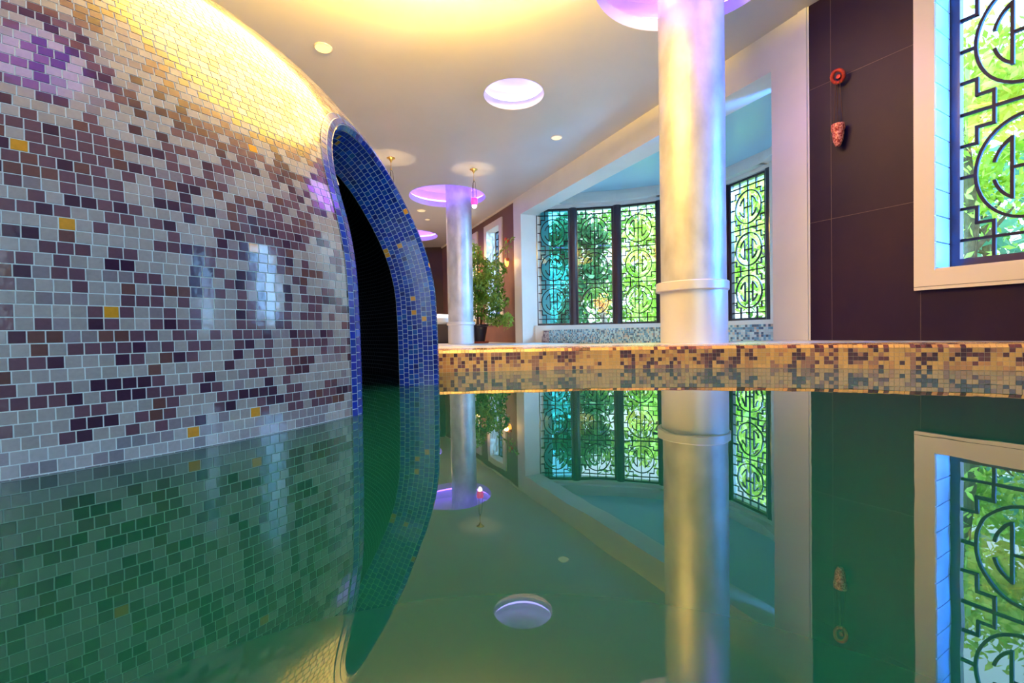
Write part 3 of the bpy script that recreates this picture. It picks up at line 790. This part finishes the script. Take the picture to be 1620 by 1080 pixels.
# ------------------------------------------------------------------ bay tub
def tub():
    t = empty('hot_tub', PA(1.0, .5, FZ), 'low hot tub clad in blue mosaic under the bay windows', 'hot tub')
    tt = Tiles(); vs = []
    BL = [((.50, .80, .90), .42), ((.16, .45, .70), .27), ((.08, .18, .32), .2), ((.60, .62, .60), .15)]
    PK = [((.60, .52, .54), .45), ((.40, .30, .36), .3), ((.16, .10, .16), .25)]
    def face(u0, u1, n, z1, tab):
        nu = int(abs(u1-u0)/.0235); nz = int((z1-FZ)/.0235)
        for i in range(nu):
            for k in range(nz):
                p = PA(u0+(i+.5)*(u1-u0)/nu, n, FZ+(k+.5)*(z1-FZ)/nz)-t.location
                tt.add(A_(p), A_(-nA), A_(dA*.01175), A_(Zv*.01175), pick(tab), h=.001, g=.06, bev=.05)
    face(.62, 5.0, .345, .262, BL); face(.40, .62, .345, .255, PK); face(.18, .40, .335, .16, PK)
    tt.build('tub_mosaic', STEPTILE, t)
    bm = bmesh.new()
    def Q(u, n, z): return PA(u, n, z)-t.location
    wbox(bm, Q, .40, 4.98, .346, .50, FZ, .262); wbox(bm, Q, .31, .40, .346, .50, FZ, .16); wbox(bm, Q, .7, 4.5, .50, .60, FZ, .262)
    bmobj('tub_wall', bm, mat('tub_bed', (.6, .66, .72), .5), t)
    bm = bmesh.new(); wbox(bm, Q, 1.0, 4.3, .60, 1.15, .1, .22); bmobj('tub_water', bm, mat('tub_water', (.05, .35, .42), .03), t)
tub()

# ------------------------------------------------------------------ plants
def leaf_mesh(pts, size, dirs=None, flat=.0):
    n = len(pts); a = rng.normal(size=(n, 3)); a[:, 2] -= .5; a /= np.linalg.norm(a, axis=1)[:, None]
    b = rng.normal(size=(n, 3)); b -= (b*a).sum(1)[:, None]*a; b /= np.linalg.norm(b, axis=1)[:, None]
    sz = size*rng.uniform(.6, 1.3, n)[:, None]; v = np.empty((n, 4, 3))
    v[:, 0] = pts-a*sz*.5; v[:, 1] = pts+b*sz*.22; v[:, 2] = pts+a*sz*.5; v[:, 3] = pts-b*sz*.22
    return v.reshape(-1, 3), [(4*i, 4*i+1, 4*i+2, 4*i+3) for i in range(n)]
def ficus():
    base = Vector((-.615, 8.40, FZ)); t = empty('potted_tree', base, 'leafy green potted tree in a dark pot beside the far column', 'potted plant')
    bm = bmesh.new(); lathe(bm, [(0, .03), (.115, .03), (.165, .30), (.180, .31), (.180, .345), (.158, .345), (.150, .31), (0, .31)], n=40); pot = bmobj('pot', bm, POT, t, smooth=True)
    bm = bmesh.new(); lathe(bm, [(0, 0), (.18, 0), (.195, .028), (.185, .030), (.17, .010), (0, .010)], n=40); bmobj('saucer', bm, TERRA, t, smooth=True)
    bm = bmesh.new(); lathe(bm, [(.150, .312), (0, .318)], n=24); bmobj('soil', bm, SOIL, pot)
    tips = []; bm = bmesh.new()
    for k in range(9):
        a = k*2.4; ex = max(cos(a)*.28+(.10 if k % 3 == 0 else 0), .02); ey = -abs(sin(a))*.25
        top = Vector((ex, ey, random.uniform(1.0, 1.65)))
        pts = [Vector((cos(a)*.04, sin(a)*.04, .30)), Vector((ex*.35, ey*.35, .7)), top]
        tube(bm, pts, [.012, .009, .004], 6)
    br = [Vector((.02, 0, .9)), Vector((.30, -.25, 1.45)), Vector((.66, -.5, 1.80))]; tube(bm, br, [.009, .006, .003], 6)
    br2 = [Vector((.0, 0, .45)), Vector((.3, -.25, .42)), Vector((.60, -.5, .35))]; tube(bm, br2, [.008, .006, .003], 6)
    bmobj('stem', bm, BARK, t)
    P = []
    cl = [(0, -.1, 1.30, .30, .34, 950), (-.08, -.1, .92, .33, .30, 900), (.18, -.25, .98, .34, .28, 800), (.10, -.25, .66, .30, .20, 420), (-.05, -.1, 1.62, .17, .20, 260), (.34, -.35, 1.28, .22, .18, 330), (.38, -.4, .72, .2, .18, 260), (.34, -.35, .42, .24, .11, 260), (.54, -.5, .40, .12, .12, 110), (-.2, -.1, .60, .16, .22, 200), (-.18, -.1, 1.45, .16, .2, 160)]
    for x, y, z, rx, rz, n in cl:
        g = rng.normal(size=(n, 3)); g /= np.linalg.norm(g, axis=1)[:, None]; g *= rng.uniform(.35, 1, (n, 1))**.5
        P.append(np.array([x, y, z])+g*np.array([rx, rx*.6, rz]))
    for pth in (br, br2):
        for a, b in zip(pth, pth[1:]):
            for k in range(26): P.append(np.array([a.lerp(b, k/26)])+rng.normal(size=(2, 3))*.05)
    pts = np.vstack(P); w_ = pts+np.array(base); keep = (w_[:, 0]*nA.x+w_[:, 1]*nA.y) < PA0.dot(nA)-.05; keep &= np.hypot(w_[:, 0]+.89, w_[:, 1]-8.0) > .29
    v, f = leaf_mesh(pts[keep], .075); meshobj('foliage', v, f, LEAF_IN, t)
ficus()

def tree(x, y, h, r, zlo, nl, mi, label, ls=.24):
    t = empty('garden_tree', (x, y, -.1), label, 'tree', None)
    bm = bmesh.new(); tube(bm, [(0, 0, 0), (.06, 0, h*.4), (-.03, .05, h*.85)], [.10, .07, .03], 10)
    for k in range(6):
        a = k*1.1; z = h*(.3+.09*k); tube(bm, [(0.03, 0, z), (r*.6*cos(a), r*.6*sin(a), z+h*.15)], [.035, .012], 6)
    bmobj('trunk', bm, BARK, t)
    P = []; nb = 26
    for k in range(nb):
        g = rng.normal(size=3); g /= np.linalg.norm(g); c = np.array([0, 0, (h+zlo)/2])+g*np.array([r*.75, r*.75, (h-zlo)*.42]); q = rng.normal(size=(nl//nb, 3))*r*.24
        P.append(c+q)
    v, f = leaf_mesh(np.vstack(P), ls); meshobj('crown', v, f, LEAVES[mi], t)
trees = [(.50, 10.6, 3.1, .60, .2, 900, 3, 'bluish green garden tree behind the leftmost bay window pane'),
 (1.9, 13.0, 3.9, .85, .0, 2600, 2, 'dark green garden tree behind the second bay window pane'),
 (3.55, 11.2, 3.4, .82, .3, 1400, 0, 'lime green garden tree behind the third bay window pane'),
 (5.35, 9.3, 3.5, .95, .3, 1500, 0, 'lime green garden tree seen right of the near column'),
 (3.9, 16.4, 5.0, 1.5, .0, 2200, 1, 'mid green tree far out behind the bay windows'),
 (-1.2, 15.8, 4.2, 1.1, .2, 1100, 1, 'mid green tree beyond the two far right windows'),
 (7.5, 13.4, 4.4, 1.2, .2, 1200, 1, 'broad green tree far beyond the right bay pane'),
 (5.6, 5.6, 3.9, .95, 1.3, 4200, 0, 'lime green garden tree outside the big near window'),
 (7.6, 7.3, 3.0, 1.0, .0, 1200, 3, 'pale bluish green bush like tree low outside the big near window'),
 (11.6, 9.4, 5.4, 1.4, .6, 1200, 1, 'tall green tree farthest outside the big near window')]
for a in trees: tree(*a, **({'ls': .14} if a[1] < 6 else {}))
tree(2.02, 10.1, 1.15, .2, .75, 160, 4, 'small shrub with orange leaves outside the second bay pane', .09)
bm = bmesh.new(); box(bm, (-6, 12.7, -.15), (40, 0, 0), (0, 30, 0), (0, 0, .05))
o_ = PA(-6, .5, -.15); box(bm, o_, dA*14+dB*8, nA*30, Zv*.05)
bmobj('ground_lawn', bm, GRASS, kind='structure')

# ------------------------------------------------------------------ lounge furniture in the distance
def lounge():
    t = empty('lounge_chair', (-1.42, 8.9, FZ), 'dark lounge chair with white rounded cushion left of the far column', 'lounge chair')
    bm = bmesh.new(); box(bm, (-.35, -.3, 0), (.70, 0, 0), (0, .6, 0), (0, 0, .36)); bevel(bm, .02); bmobj('base', bm, WICKER, t, smooth=True)
    bm = bmesh.new()
    lathe(bm, [(0, 0), (.28, 0), (.32, .04), (.31, .12), (.22, .19), (0, .21)], (0, 0, .362), n=32); bmobj('cushion', bm, CUSHION, t, smooth=True)
lounge()
